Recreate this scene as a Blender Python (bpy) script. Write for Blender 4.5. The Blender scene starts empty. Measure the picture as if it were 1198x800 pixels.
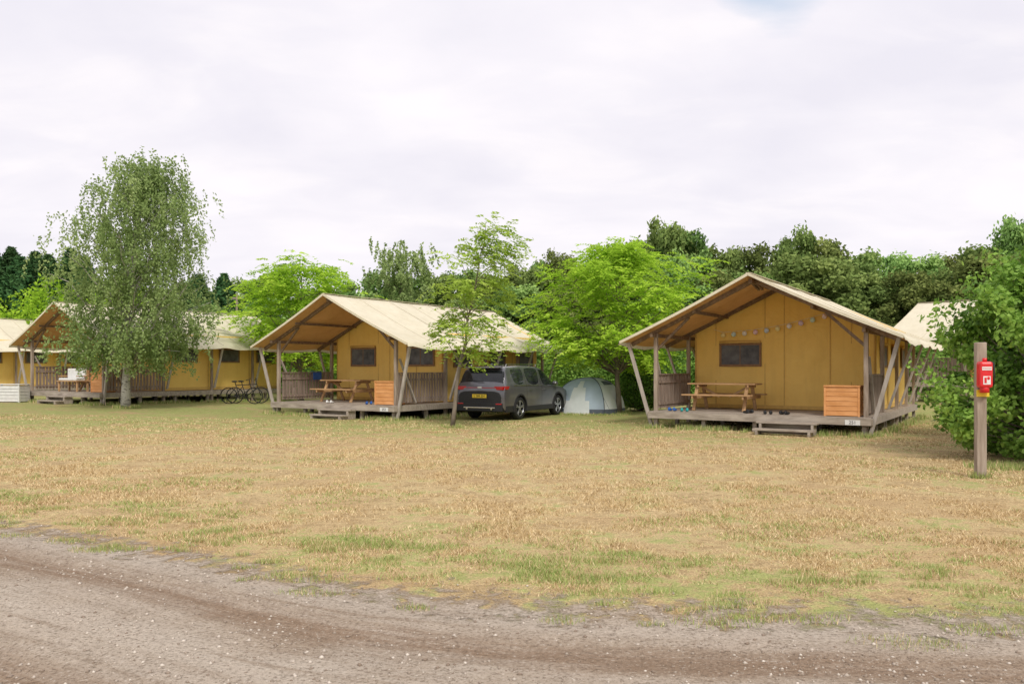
import bpy, bmesh, math, random
import numpy as np
from mathutils import Vector, Matrix
random.seed(7)
scene=bpy.context.scene
scene.view_settings.view_transform='Standard'
try: scene.view_settings.look='None'
except Exception: pass
scene.view_settings.exposure=0
COL=scene.collection

# ------------------------------------------------------------------ terrain
def sstep(t):
    t=max(0.0,min(1.0,t)); return t*t*(3-2*t)
def ground(x,y):
    h=0.26*sstep((-x-3)/14.0)*sstep((y-16)/14.0)
    h+=0.25*sstep((x-9)/10)*sstep((y-24)/12)
    h+=0.018*math.sin(x*.55+1)*math.sin(y*.47)*sstep((y-7)/5.)
    return h

# ------------------------------------------------------------------ materials
class NT:
    def __init__(s,nt): s.nt=nt; s.n=nt.nodes; s.l=nt.links
    def new(s,t,**k):
        n=s.n.new(t)
        for a,b in k.items(): setattr(n,a,b)
        return n
    def link(s,a,b): s.l.new(a,b)
    def noise(s,vec,scale,detail=4,rough=.55,dist=0):
        n=s.new('ShaderNodeTexNoise'); n.inputs['Scale'].default_value=scale
        n.inputs['Detail'].default_value=detail; n.inputs['Roughness'].default_value=rough
        n.inputs['Distortion'].default_value=dist
        if vec is not None: s.link(vec,n.inputs['Vector'])
        return n.outputs['Fac']
    def mr(s,v,a,b,c=0,d=1):
        n=s.new('ShaderNodeMapRange'); n.clamp=True
        s.setv(n.inputs[0],v)
        for i,x in enumerate((a,b,c,d)): n.inputs[i+1].default_value=x
        return n.outputs[0]
    def setv(s,sock,v):
        if hasattr(v,'is_output') or isinstance(v,bpy.types.NodeSocket): s.link(v,sock)
        else: sock.default_value=v
    def math(s,op,a,b=0.0):
        n=s.new('ShaderNodeMath',operation=op); s.setv(n.inputs[0],a); s.setv(n.inputs[1],b); return n.outputs[0]
    def mix(s,f,a,b,bt='MIX'):
        n=s.new('ShaderNodeMix',data_type='RGBA',blend_type=bt)
        s.setv(n.inputs[0],f)
        for sk,v in ((n.inputs[6],a),(n.inputs[7],b)):
            if isinstance(v,tuple): sk.default_value=(*v[:3],1)
            else: s.link(v,sk)
        return n.outputs[2]
    def bump(s,h,st,dist=.02):
        n=s.new('ShaderNodeBump'); n.inputs['Strength'].default_value=st; n.inputs['Distance'].default_value=dist
        s.link(h,n.inputs['Height']); return n.outputs[0]
def newmat(name):
    m=bpy.data.materials.new(name); m.use_nodes=True
    t=NT(m.node_tree); b=t.n['Principled BSDF']
    return m,t,b
def coords(t,kind='Object'):
    return t.new('ShaderNodeTexCoord').outputs[kind]
def stretch(t,vec,sc):
    n=t.new('ShaderNodeMapping'); n.inputs['Scale'].default_value=sc; t.link(vec,n.inputs['Vector']); return n.outputs[0]

def mat2(name,c1,c2,scale=5,rough=.8,bump=.2,sc=(1,1,1),metal=0,spec=.3,detail=4,bscale=None,lo=.35,hi=.65):
    m,t,b=newmat(name)
    v=stretch(t,coords(t),sc)
    f=t.mr(t.noise(v,scale,detail,.6),lo,hi)
    t.link(t.mix(f,c1,c2),b.inputs['Base Color'])
    b.inputs['Roughness'].default_value=rough; b.inputs['Metallic'].default_value=metal
    b.inputs['Specular IOR Level'].default_value=spec
    if bump: t.link(t.bump(t.noise(v,bscale or scale*4,3),bump,.01),b.inputs['Normal'])
    return m

def canvas(name,c1,c2,transl=.15,stain=(.3,.25,.15),st=.25,wr=.35):
    m,t,b=newmat(name)
    v=coords(t)
    f=t.mr(t.noise(v,1.3,4,.65),.3,.7)
    c=t.mix(f,c1,c2)
    s=t.mr(t.noise(stretch(t,v,(5,5,.7)),1.2,4,.6),.5,.8,0,st)
    c=t.mix(s,c,stain)
    t.link(c,b.inputs['Base Color']); b.inputs['Roughness'].default_value=.85
    b.inputs['Specular IOR Level'].default_value=.15
    bn=t.bump(t.noise(v,2.2,3,.5,.6),wr,.12); t.link(bn,b.inputs['Normal'])
    tr=t.new('ShaderNodeBsdfTranslucent'); t.link(c,tr.inputs['Color'])
    mx=t.new('ShaderNodeMixShader'); mx.inputs[0].default_value=transl
    t.link(b.outputs[0],mx.inputs[1]); t.link(tr.outputs[0],mx.inputs[2])
    t.link(mx.outputs[0],t.n['Material Output'].inputs['Surface'])
    return m

M={}
M['roof']=canvas('canvas_roof',(.79,.735,.575),(.71,.65,.49),.14,(.52,.46,.33),.4,.3)
M['backlit_underside']=canvas('canvas_backlit_underside',(.78,.50,.23),(.70,.43,.18),.42,(.48,.27,.12),.3,.3)  # warm glow of light through the canvas is painted into this colour
M['wall']=canvas('canvas_wall',(.93,.66,.20),(.87,.59,.165),.05,(.68,.45,.14),.3,.4)
M['seam']=mat2('canvas_seam',(.70,.47,.14),(.62,.40,.12),9)
M['brown']=mat2('canvas_frame_brown',(.30,.18,.09),(.22,.13,.07),9)
M['screen']=mat2('window_screen',(.055,.06,.065),(.15,.155,.16),3,.5,.05)
M['post']=mat2('weathered_post_wood',(.24,.185,.14),(.40,.33,.265),14,.85,.4,(1,1,.12))
M['strut']=mat2('grey_strut_wood',(.34,.30,.26),(.48,.43,.38),14,.85,.4,(1,1,.12))
M['deck']=mat2('deck_planks',(.27,.225,.18),(.45,.39,.32),9,.85,.4,(.25,3,1))
M['rail']=mat2('railing_slats',(.20,.15,.12),(.33,.26,.21),10,.85,.3,(1,1,.15))
M['pine']=mat2('stained_pine',(.60,.27,.09),(.74,.37,.15),10,.6,.2,(.3,1,1))
M['table']=mat2('table_wood',(.38,.23,.11),(.55,.34,.17),10,.7,.3,(.2,1,1))
M['dark']=mat2('dark_rubber',(.012,.012,.013),(.025,.025,.026),10,.6,.1)
M['black']=mat2('black_plastic',(.02,.02,.022),(.032,.032,.034),30,.5,.05)
M['white']=mat2('white_plastic',(.76,.76,.74),(.66,.66,.64),8,.5,.05)
M['blue']=mat2('blue_fabric',(.03,.10,.35),(.05,.14,.42),10)
M['teal']=mat2('teal_plastic',(.03,.35,.33),(.04,.4,.4),10,.4)
M['red']=mat2('red_cover',(.70,.02,.025),(.58,.015,.02),8,.35,.05,spec=.5)
M['yellow']=mat2('yellow_plate',(.80,.58,.05),(.72,.5,.04),8,.4,.0)
M['alloy']=mat2('alloy_metal',(.45,.46,.48),(.38,.39,.41),8,.3,.0,metal=.8)
M['chrome']=mat2('chrome_trim',(.6,.6,.62),(.5,.5,.52),8,.15,0,metal=1)
M['domegrey']=mat2('tent_fabric_grey',(.50,.60,.72),(.43,.52,.64),3,.6,.3,bscale=5)
M['domewhite']=mat2('tent_fabric_white',(.80,.83,.85),(.72,.76,.78),3,.6,.3,bscale=5)
M['domedark']=mat2('tent_fabric_dark',(.09,.11,.14),(.13,.15,.19),3,.6,.1)

def leafmat(name,ca,cb,cc,transl=.35,rnd=.0,gloss=False):
    m,t,b=newmat(name)
    a=t.new('ShaderNodeAttribute',attribute_name='var')
    r=t.new('ShaderNodeValToRGB'); t.link(a.outputs['Fac'],r.inputs[0])
    e=r.color_ramp.elements; e[0].position=0; e[0].color=(*ca,1); e[1].position=1; e[1].color=(*cc,1)
    k=e.new(.5); k.color=(*cb,1)
    c=r.outputs[0]
    if rnd:
        oi=t.new('ShaderNodeObjectInfo')
        h=t.new('ShaderNodeHueSaturation'); t.link(c,h.inputs['Color'])
        t.link(t.mr(oi.outputs['Random'],0,1,.5-rnd*.022,.5+rnd*.03),h.inputs['Hue'])
        t.link(t.mr(oi.outputs['Random'],0,1,1-rnd*.35,1+rnd*.4),h.inputs['Value'])
        c=h.outputs[0]
    if gloss:
        t.link(c,b.inputs['Base Color']); b.inputs['Roughness'].default_value=.55; b.inputs['Specular IOR Level'].default_value=.3
    else:
        t.n.remove(b); b=t.new('ShaderNodeBsdfDiffuse'); t.link(c,b.inputs['Color'])
    tr=t.new('ShaderNodeBsdfTranslucent'); t.link(c,tr.inputs['Color'])
    mx=t.new('ShaderNodeMixShader'); mx.inputs[0].default_value=transl
    t.link(b.outputs[0],mx.inputs[1]); t.link(tr.outputs[0],mx.inputs[2])
    t.link(mx.outputs[0],t.n['Material Output'].inputs['Surface'])
    return m
L_birch=leafmat('birch_leaves',(.17,.25,.08),(.29,.39,.14),(.44,.54,.23),.42)
L_lime=leafmat('lime_leaves',(.24,.42,.035),(.42,.63,.06),(.60,.79,.12),.45)
L_slim=leafmat('slim_leaves',(.24,.36,.05),(.40,.55,.09),(.56,.70,.17),.45)
L_bush=leafmat('bush_leaves',(.11,.225,.035),(.22,.39,.06),(.40,.60,.12),.40,gloss=True)
L_bg=leafmat('woodland_leaves',(.12,.185,.055),(.22,.31,.09),(.38,.48,.155),.3,1)
L_con=leafmat('conifer_leaves',(.03,.08,.03),(.065,.135,.05),(.11,.20,.07),.15,.4)
L_hedge=leafmat('hedge_leaves',(.08,.16,.03),(.16,.29,.055),(.29,.44,.10),.3)
B_birch=mat2('birch_bark',(.50,.48,.44),(.10,.09,.08),7,.9,.5,(1,1,2.5),lo=.5,hi=.66)
B_grey=mat2('grey_bark',(.25,.21,.165),(.15,.125,.10),9,.95,.8,(1,1,.3))

# ------------------------------------------------------------------ mesh builder
class MB:
    def __init__(s): s.v=[]; s.f=[]
    def box(s,c,sz,R=None):
        c=Vector(c); n=len(s.v); hx,hy,hz=[q/2 for q in sz]
        for z in(-hz,hz):
            for x,y in((-hx,-hy),(hx,-hy),(hx,hy),(-hx,hy)):
                p=Vector((x,y,z)); 
                if R is not None: p=R@p
                s.v.append(c+p)
        s.f+=[(n+3,n+2,n+1,n),(n+4,n+5,n+6,n+7)]+[(n+i,n+(i+1)%4,n+4+(i+1)%4,n+4+i) for i in range(4)]
    def beam(s,a,b,w,h,up=(0,0,1)):
        a=Vector(a);b=Vector(b);d=(b-a); L=d.length; d.normalize()
        up=Vector(up)
        if abs(d.dot(up))>.98: up=Vector((0,1,0))
        x=d.cross(up).normalized(); y=x.cross(d).normalized()
        R=Matrix((x,d,y)).transposed()
        s.box((a+b)/2,(w,L,h),R)
    def tube(s,pts,rad,n=6,cap=True):
        pts=[Vector(p) for p in pts]; base=len(s.v)
        for i,p in enumerate(pts):
            d=(pts[min(i+1,len(pts)-1)]-pts[max(i-1,0)]).normalized()
            r=Vector((1,0,0)) if abs(d.x)<.8 else Vector((0,1,0))
            x=d.cross(r).normalized(); y=d.cross(x).normalized()
            for k in range(n):
                a=2*math.pi*k/n
                s.v.append(p+(x*math.cos(a)+y*math.sin(a))*rad[i])
        for i in range(len(pts)-1):
            for k in range(n):
                a=base+i*n+k; b=base+i*n+(k+1)%n
                s.f.append((a,b,b+n,a+n))
        if cap:
            s.f.append(tuple(base+k for k in range(n))[::-1]); e=base+(len(pts)-1)*n
            s.f.append(tuple(e+k for k in range(n)))
    def cyl(s,a,b,r,r2=None,n=12): s.tube([a,b],[r,r if r2 is None else r2],n)
    def ell(s,c,r,n=10,m=7):
        c=Vector(c); base=len(s.v)
        for i in range(m+1):
            th=math.pi*i/m
            for k in range(n):
                a=2*math.pi*k/n
                s.v.append(c+Vector((r[0]*math.sin(th)*math.cos(a),r[1]*math.sin(th)*math.sin(a),r[2]*math.cos(th))))
        for i in range(m):
            for k in range(n):
                s.f.append((base+i*n+k,base+(i+1)*n+k,base+(i+1)*n+(k+1)%n,base+i*n+(k+1)%n))
    def torus(s,c,R,r,axis='y',n=32,m=8):
        c=Vector(c); base=len(s.v)
        for i in range(n):
            A=2*math.pi*i/n
            for k in range(m):
                B=2*math.pi*k/m
                q=(R+r*math.cos(B)); p=(q*math.cos(A),r*math.sin(B),q*math.sin(A))
                if axis=='z': p=(p[0],p[2],p[1])
                if axis=='x': p=(p[1],p[0],p[2])
                s.v.append(c+Vector(p))
        for i in range(n):
            for k in range(m):
                s.f.append((base+i*m+k,base+((i+1)%n)*m+k,base+((i+1)%n)*m+(k+1)%m,base+i*m+(k+1)%m))
    def obj(s,name,mat,parent=None,smooth=False,bevel=0,loc=None):
        me=bpy.data.meshes.new(name); me.from_pydata([tuple(v) for v in s.v],[],s.f); me.materials.append(mat)
        if smooth: me.polygons.foreach_set('use_smooth',[True]*len(me.polygons))
        me.update()
        o=bpy.data.objects.new(name,me); COL.objects.link(o)
        if parent: o.parent=parent
        if loc: o.location=loc
        if bevel:
            b=o.modifiers.new('bevel','BEVEL'); b.width=bevel; b.segments=2; b.limit_method='ANGLE'
        return o
def empty(name,loc=(0,0,0),rz=0,parent=None,sc=1):
    o=bpy.data.objects.new(name,None); COL.objects.link(o); o.location=loc; o.rotation_euler=(0,0,rz); o.scale=(sc,)*3
    if parent: o.parent=parent
    o.empty_display_size=.3
    return o
def npmesh(name,V,F,mat,var=None,parent=None,uv=None):
    V=np.asarray(V,np.float32); F=np.asarray(F,np.int32); k=F.shape[1]
    me=bpy.data.meshes.new(name)
    me.vertices.add(len(V)); me.vertices.foreach_set('co',V.ravel())
    me.loops.add(F.size); me.loops.foreach_set('vertex_index',F.ravel())
    me.polygons.add(len(F)); me.polygons.foreach_set('loop_start',np.arange(0,F.size,k,dtype=np.int32))
    me.update(calc_edges=True); me.validate()
    me.materials.append(mat)
    if var is not None:
        a=me.attributes.new('var','FLOAT','POINT'); a.data.foreach_set('value',np.asarray(var,np.float32))
    o=bpy.data.objects.new(name,me); COL.objects.link(o)
    if parent: o.parent=parent
    return o
def norm(a): return a/np.maximum(np.linalg.norm(a,axis=1,keepdims=True),1e-9)
def leaf_quads(C,L,W,rng,nb=None,ddir=None,nr=1.0):
    N=len(C); n=rng.normal(size=(N,3))*nr
    if nb is not None: n=n+nb
    n=norm(n)
    a=ddir if ddir is not None else rng.normal(size=(N,3))
    a=norm(a-n*np.sum(a*n,axis=1,keepdims=True)); b=np.cross(n,a)
    L=np.broadcast_to(L,(N,))[:,None]; W=np.broadcast_to(W,(N,))[:,None]
    V=np.stack([C-a*L/2,C+b*W/2-a*L*.08,C+a*L/2,C-b*W/2-a*L*.08],axis=1).reshape(-1,3)
    F=np.arange(4*N).reshape(N,4)
    return V,F

# ------------------------------------------------------------------ world
w=bpy.data.worlds.new('World'); scene.world=w; w.use_nodes=True
t=NT(w.node_tree); bg=t.n['Background']
EL=math.radians(46); RZ=math.radians(168)
sky=t.new('ShaderNodeTexSky'); sky.sky_type='NISHITA'; sky.sun_disc=False; sky.sun_elevation=EL; sky.sun_rotation=RZ
g=t.new('ShaderNodeTexCoord').outputs['Generated']
sx=t.new('ShaderNodeSeparateXYZ'); t.link(g,sx.inputs[0])
zz=t.math('ADD',t.math('MAXIMUM',sx.outputs[2],0.0),.22)
cx=t.new('ShaderNodeCombineXYZ'); t.link(t.math('DIVIDE',sx.outputs[0],zz),cx.inputs[0]); t.link(t.math('DIVIDE',sx.outputs[1],zz),cx.inputs[1])
cv=cx.outputs[0]
n1=t.noise(cv,1.1,5,.5,.3); n2=t.noise(stretch(t,cv,(1,1.6,1)),2.4,5,.5,.4)
cs=t.math('ADD',t.math('MULTIPLY',n1,.65),t.math('MULTIPLY',n2,.35))
cc=t.mix(t.mr(cs,.38,.60),(8.7,8.45,9.25),(10.2,9.8,10.2))
cc=t.mix(t.mr(n2,.52,.72,0,.5),cc,(10.5,10.0,10.1))
dv=t.new('ShaderNodeVectorMath',operation='DISTANCE'); t.link(g,dv.inputs[0]); dv.inputs[1].default_value=Vector((.28,.86,.425)).normalized()
hole=t.mr(t.math('ADD',dv.outputs['Value'],t.math('MULTIPLY',t.math('SUBTRACT',n2,.5),.12)),.02,.065,0,1)
skyc=t.mix(.7,sky.outputs[0],(7.6,8.8,10.4))
t.link(t.mix(hole,skyc,cc),bg.inputs['Color']); bg.inputs['Strength'].default_value=.1
# sun
sl=bpy.data.lights.new('sun','SUN'); sl.energy=2.4; sl.angle=math.radians(12); sl.color=(1,.95,.87)
so=bpy.data.objects.new('sun',sl); COL.objects.link(so)
sd=Vector((math.sin(RZ)*math.cos(EL),math.cos(RZ)*math.cos(EL),math.sin(EL)))
so.rotation_euler=(-sd).to_track_quat('-Z','Y').to_euler(); so.location=(0,-5,20)
# camera
cam=bpy.data.cameras.new('camera'); cam.lens=28; cam.sensor_width=36; cam.shift_y=.0267; cam.clip_end=2000
co=bpy.data.objects.new('camera',cam); COL.objects.link(co); co.location=(0,0,1.6); co.rotation_euler=(math.pi/2,0,0); scene.camera=co

# ------------------------------------------------------------------ ground
EX=[-60,-20,-9,-5.15,-2.93,-1.22,0,1.4,3.24,8,20,60]; EY=[34.3,15.9,10.3,8.25,7.0,5.92,5.48,5.32,5.18,5.0,5.3,7]
def yedge(x): return np.interp(x,EX,EY)
def make_ground():
    m,t,b=newmat('dry_lawn')
    v=coords(t)
    sp=t.new('ShaderNodeSeparateXYZ'); t.link(v,sp.inputs[0])
    big=t.noise(v,.33,2,.5,.4); mid=t.noise(v,1.5,4,.65); fin=t.noise(v,8,4,.72); pix=t.noise(v,55,3,.8)
    straw=t.mix(t.mr(fin,.34,.66),(.37,.265,.13),(.68,.51,.275))
    straw=t.mix(t.mr(mid,.44,.60,0,.75),straw,(.69,.54,.29))
    straw=t.mix(t.mr(mid,.30,.45,.5,0),straw,(.40,.285,.15))
    straw=t.mix(t.mr(big,.52,.62,0,.5),straw,(.49,.33,.17))
    straw=t.mix(t.mr(pix,.34,.56,.75,0),straw,(.17,.115,.055))
    straw=t.mix(t.mr(pix,.56,.70,0,.5),straw,(.84,.69,.43))
    green=t.mix(t.mr(fin,.3,.7),(.22,.27,.07),(.44,.48,.17))
    far=t.mr(sp.outputs[1],16,23,0,.10); near=t.mr(sp.outputs[1],5.5,9,.05,0)
    f=t.math('ADD',t.math('MULTIPLY',mid,.5),t.math('MULTIPLY',fin,.35)); f=t.math('ADD',f,t.math('MULTIPLY',t.math('SUBTRACT',1.0,big),.15))
    f=t.math('ADD',t.math('ADD',f,far),near)
    gm=t.mr(f,.525,.60,0,.85)
    gr=t.mix(t.mr(pix,.36,.58,.6,0),green,(.10,.11,.035))
    t.link(t.mix(gm,straw,gr),b.inputs['Base Color']); b.inputs['Roughness'].default_value=.95; b.inputs['Specular IOR Level'].default_value=.1
    t.link(t.bump(fin,.8,.08),b.inputs['Normal'])
    xs=np.concatenate([np.linspace(-500,-50,12),np.linspace(-46,46,80),np.linspace(50,500,12)])
    ys=np.concatenate([np.linspace(-60,0,8),np.linspace(1,60,70),np.linspace(70,900,12)])
    V=[(x,y,ground(x,y)) for y in ys for x in xs]; nx=len(xs)
    F=[(j*nx+i,j*nx+i+1,(j+1)*nx+i+1,(j+1)*nx+i) for j in range(len(ys)-1) for i in range(nx-1)]
    o=npmesh('lawn_ground',V,F,m); o.data.polygons.foreach_set('use_smooth',[True]*len(o.data.polygons))
make_ground()
def make_road():
    m,t,b=newmat('dirt_track')
    v=coords(t); uv=coords(t,'UV'); s=t.new('ShaderNodeSeparateXYZ'); t.link(uv,s.inputs[0]); d=s.outputs[1]
    lo=t.noise(v,.9,3,.55,.4); me=t.noise(v,5,5,.7); gv=t.noise(v,42,4,.8); st2=t.noise(stretch(t,uv,(.25,3.6,1)),1.8,4,.65)
    c=t.mix(t.mr(me,.32,.68),(.36,.275,.20),(.53,.43,.325))
    c=t.mix(t.mr(lo,.4,.62,0,.5),c,(.53,.455,.37))
    w=t.math('ADD',d,t.math('MULTIPLY',t.math('SUBTRACT',lo,.5),.6))
    def band(p,a,b_): return t.mr(t.math('ABSOLUTE',t.math('SUBTRACT',w,p)),a,b_,1,0)
    rut=t.math('MAXIMUM',band(1.0,.08,.30),band(2.55,.12,.36))
    rut=t.math('MULTIPLY',rut,t.mr(me,.3,.55,.6,1))
    c=t.mix(t.math('MULTIPLY',rut,.88),c,(.29,.195,.125))
    c=t.mix(t.math('MULTIPLY',band(1.75,.1,.5),.55),c,(.63,.55,.45))
    c=t.mix(t.math('MULTIPLY',band(.45,.05,.25),.4),c,(.60,.53,.44))
    c=t.mix(t.mr(st2,.46,.66,0,.5),c,(.58,.49,.395))
    c=t.mix(t.mr(st2,.30,.45,.6,0),c,(.30,.215,.145))
    c=t.mix(t.mr(gv,.36,.5,.75,0),c,(.15,.11,.075))
    c=t.mix(t.mr(gv,.57,.70,0,.7),c,(.72,.66,.57))
    t.link(c,b.inputs['Base Color']); b.inputs['Roughness'].default_value=.95; b.inputs['Specular IOR Level'].default_value=.15
    hh=t.math('ADD',t.math('MULTIPLY',gv,.8),t.math('MULTIPLY',me,1.2))
    t.link(t.bump(hh,.9,.035),b.inputs['Normal'])
    a=t.math('ADD',d,t.math('MULTIPLY',t.math('SUBTRACT',me,.5),2.6))
    a=t.mr(a,-.15,.35)
    tr=t.new('ShaderNodeBsdfTransparent'); mx=t.new('ShaderNodeMixShader')
    t.link(a,mx.inputs[0]); t.link(tr.outputs[0],mx.inputs[1]); t.link(b.outputs[0],mx.inputs[2]); t.link(mx.outputs[0],t.n['Material Output'].inputs['Surface'])
    xs=np.concatenate([np.linspace(-60,-12,25),np.linspace(-11,11,260),np.linspace(12,60,20)])
    ds=[-.6,-.3,0]+list(np.linspace(.1,4,50))+[5,6,7]
    V=[];U=[]
    ye=np.array([np.mean(yedge(x+np.linspace(-.7,.7,9))) for x in xs]); cum=np.concatenate([[0],np.cumsum(np.hypot(np.diff(xs),np.diff(ye)))])
    def rz_(dd,x,y):
        w_=dd+.12*math.sin(x*1.3+.6*math.sin(y*2)); r=0
        for p_,s_,h_ in((1.0,.2,-.02),(2.55,.25,-.022),(1.75,.35,.018)): r+=h_*math.exp(-((w_-p_)/s_)**2)
        r+=.003*math.sin(x*9+y*4)+.003*math.sin(x*5-y*13)
        return r
    for dd in ds:
        for i,x in enumerate(xs):
            y=ye[i]-dd*1.08; V.append((x,y,ground(x,y)+.005+max(0,rz_(dd,x,y)+.024)*sstep((dd-.2)/.8))); U.append((cum[i],dd))
    nx=len(xs); F=[(j*nx+i,(j+1)*nx+i,(j+1)*nx+i+1,j*nx+i+1) for j in range(len(ds)-1) for i in range(nx-1)]
    o=npmesh('dirt_road',V,F,m); ul=o.data.uv_layers.new(name='uv')
    U=np.array(U,np.float32); ul.data.foreach_set('uv',U[np.array(F).ravel()].ravel())
    o.data.polygons.foreach_set('use_smooth',[True]*len(F))
make_road()
ANG=-math.radians(33)
C1=(6.22,20.5); C2=(-5.85,26.2); C3=(-17.85,31.9); C4=(-29.85,37.6)

def grass_blades():
    m,t,b=newmat('grass_blades')
    a=t.new('ShaderNodeAttribute',attribute_name='var').outputs['Fac']
    r=t.new('ShaderNodeValToRGB'); t.link(a,r.inputs[0]); e=r.color_ramp.elements
    e[0].position=0; e[0].color=(.31,.21,.10,1); e[1].position=1; e[1].color=(.42,.49,.17,1)
    k=e.new(.3); k.color=(.60,.45,.235,1); k=e.new(.6); k.color=(.84,.69,.43,1); k=e.new(.72); k.color=(.18,.25,.06,1)
    t.n.remove(b); b=t.new('ShaderNodeBsdfDiffuse'); t.link(r.outputs[0],b.inputs['Color']); t.link(b.outputs[0],t.n['Material Output'].inputs['Surface'])
    rng=np.random.default_rng(3)
    N=560000
    u=rng.random(N); Y=4.7*np.power(25/4.7,u**.9); X=(rng.random(N)*2-1)*Y*.72
    d=Y-yedge(X)
    def W(a,b_,c_,ph): return np.sin(X*a+1.9*np.sin(Y*b_*.7+ph)+ph)*np.sin(Y*b_+1.7*np.sin(X*a*.6-ph))
    nz=np.sin(X*3.1+np.sin(Y*2.3)*2)*.14+np.sin(X*7.7+Y*5.1)*.1+np.sin(X*1.3-Y*4)*.12
    patch=(W(2.1,2.6,0,0)+.7*W(5.3,6.1,0,1.1)+.5*W(11,13,0,2.3))/1.5
    p=np.clip((d+nz+.05)/.75,0,1)*np.clip(.40+.8*patch,.03,1)
    keep=rng.random(N)<p
    X,Y,d,patch=X[keep],Y[keep],d[keep],patch[keep]; N=len(X)
    var=rng.random(N)*.6
    gp=W(.8,1.3,0,.7)+.6*W(2.7,3.5,0,2)+.5*W(6.1,7.3,0,.3)
    pr=np.clip((gp-.28)*1.3+np.clip((Y-16)/9,0,.35),0,.8)*np.where(d<1.6,1.0,np.where(d<5,.5,.42))
    pr=np.maximum(pr,np.where((d<.9),.22,0.0))
    gr_=rng.random(N)<pr; var[gr_]=.74+.26*rng.random(gr_.sum())
    h=rng.uniform(.010,.034,N)*np.clip(1+.6*patch,.4,1.7); h[gr_]*=1.1
    wd=.0030*(Y/6)**.9
    an=rng.random(N)*6.283; ln=rng.uniform(.2,1.4,N)*h
    z=np.array([ground(x,y) for x,y in zip(X,Y)])
    P=np.stack([X,Y,z],1); ax=np.stack([np.cos(an),np.sin(an),np.zeros(N)],1)*wd[:,None]
    la=rng.random(N)*6.283; tip=P+np.stack([np.cos(la)*ln,np.sin(la)*ln,h],1)
    V=np.stack([P-ax,P+ax,tip],1).reshape(-1,3)
    vs=[V];vv=[np.repeat(var,3)]
    T=[(2.25,4.62,.16),(2.4,4.55,.12),(1.3,5.0,.15),(3.0,4.2,.08),(2.9,4.85,.14)]
    for i in range(130):
        x=rng.uniform(-7,7); T.append((x,float(yedge(x))+rng.uniform(-.45,1.4),rng.uniform(.03,.14)))
    for (tx,ty,tr) in T:
        n=int(tr*1500); rr=tr*rng.random(n)**.7; a2=rng.random(n)*6.283
        P=np.stack([tx+rr*np.cos(a2)*2.0,ty+rr*np.sin(a2)*.9,np.zeros(n)+.004],1); hh=rng.uniform(.012,.045,n)+.01; an=rng.random(n)*6.283
        ax=np.stack([np.cos(an),np.sin(an),np.zeros(n)],1)*.0025; tip=P+np.stack([rng.normal(size=n)*.015,rng.normal(size=n)*.015,hh],1)
        vs.append(np.stack([P-ax,P+ax,tip],1).reshape(-1,3)); vv.append(np.repeat(np.where(rng.random(n)<.7,.74+.26*rng.random(n),rng.random(n)*.6),3))
    # longer unmown grass around decks, trunks and post
    PT=[]
    ca,sa=math.cos(ANG),math.sin(ANG)
    for C in(C1,C2,C3):
        n=7000; q=rng.random(n); side=rng.random(n)<.6
        u_=np.where(side,rng.uniform(-2.9,2.9,n),2.85+np.abs(rng.normal(size=n))*.15)
        v_=np.where(side,-.2+rng.normal(size=n)*.18,rng.uniform(0,9,n))
        cl=np.sin(u_*3+v_*2)+np.sin(u_*7.1-v_*4.3); k=(cl>-.5)&~(side&(np.abs(u_-.8)<.85)); u_,v_=u_[k],v_[k]
        PT.append(np.stack([C[0]+ca*u_-sa*v_,C[1]+sa*u_+ca*v_,rng.uniform(.04,.17,len(u_))],1))
    for (x,y,rr,n,hm) in((6.85,11.65,.16,500,.13),(-1.64,21.9,.3,500,.14),(-13.8,28.5,.5,900,.16),(3.8,28.7,.5,800,.16),(9.6,12.6,1.6,3000,.14),(2.85,28.2,1.4,1500,.10),(8.0,12.9,.7,1500,.14)):
        a2=rng.random(n)*6.283; r2=rr*rng.random(n)**.6
        PT.append(np.stack([x+r2*np.cos(a2),y+r2*np.sin(a2)*.6,rng.uniform(.03,hm,n)],1))
    Q=np.concatenate(PT); n=len(Q); z=np.array([ground(a_,b_) for a_,b_ in Q[:,:2]]); P=np.stack([Q[:,0],Q[:,1],z],1); an=rng.random(n)*6.283
    wq=(.0025+.00028*Q[:,1])[:,None]
    ax=np.stack([np.cos(an),np.sin(an),np.zeros(n)],1)*wq; tip=P+np.stack([rng.normal(size=n)*.03,rng.normal(size=n)*.03,Q[:,2]],1)
    vs.append(np.stack([P-ax,P+ax,tip],1).reshape(-1,3)); vv.append(np.repeat(np.where(rng.random(n)<.75,.74+.26*rng.random(n),.2+rng.random(n)*.35),3))
    V=np.concatenate(vs); vv=np.concatenate(vv)
    npmesh('grass_blades',V,np.arange(len(V)).reshape(-1,3),m,vv)
grass_blades()
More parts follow.
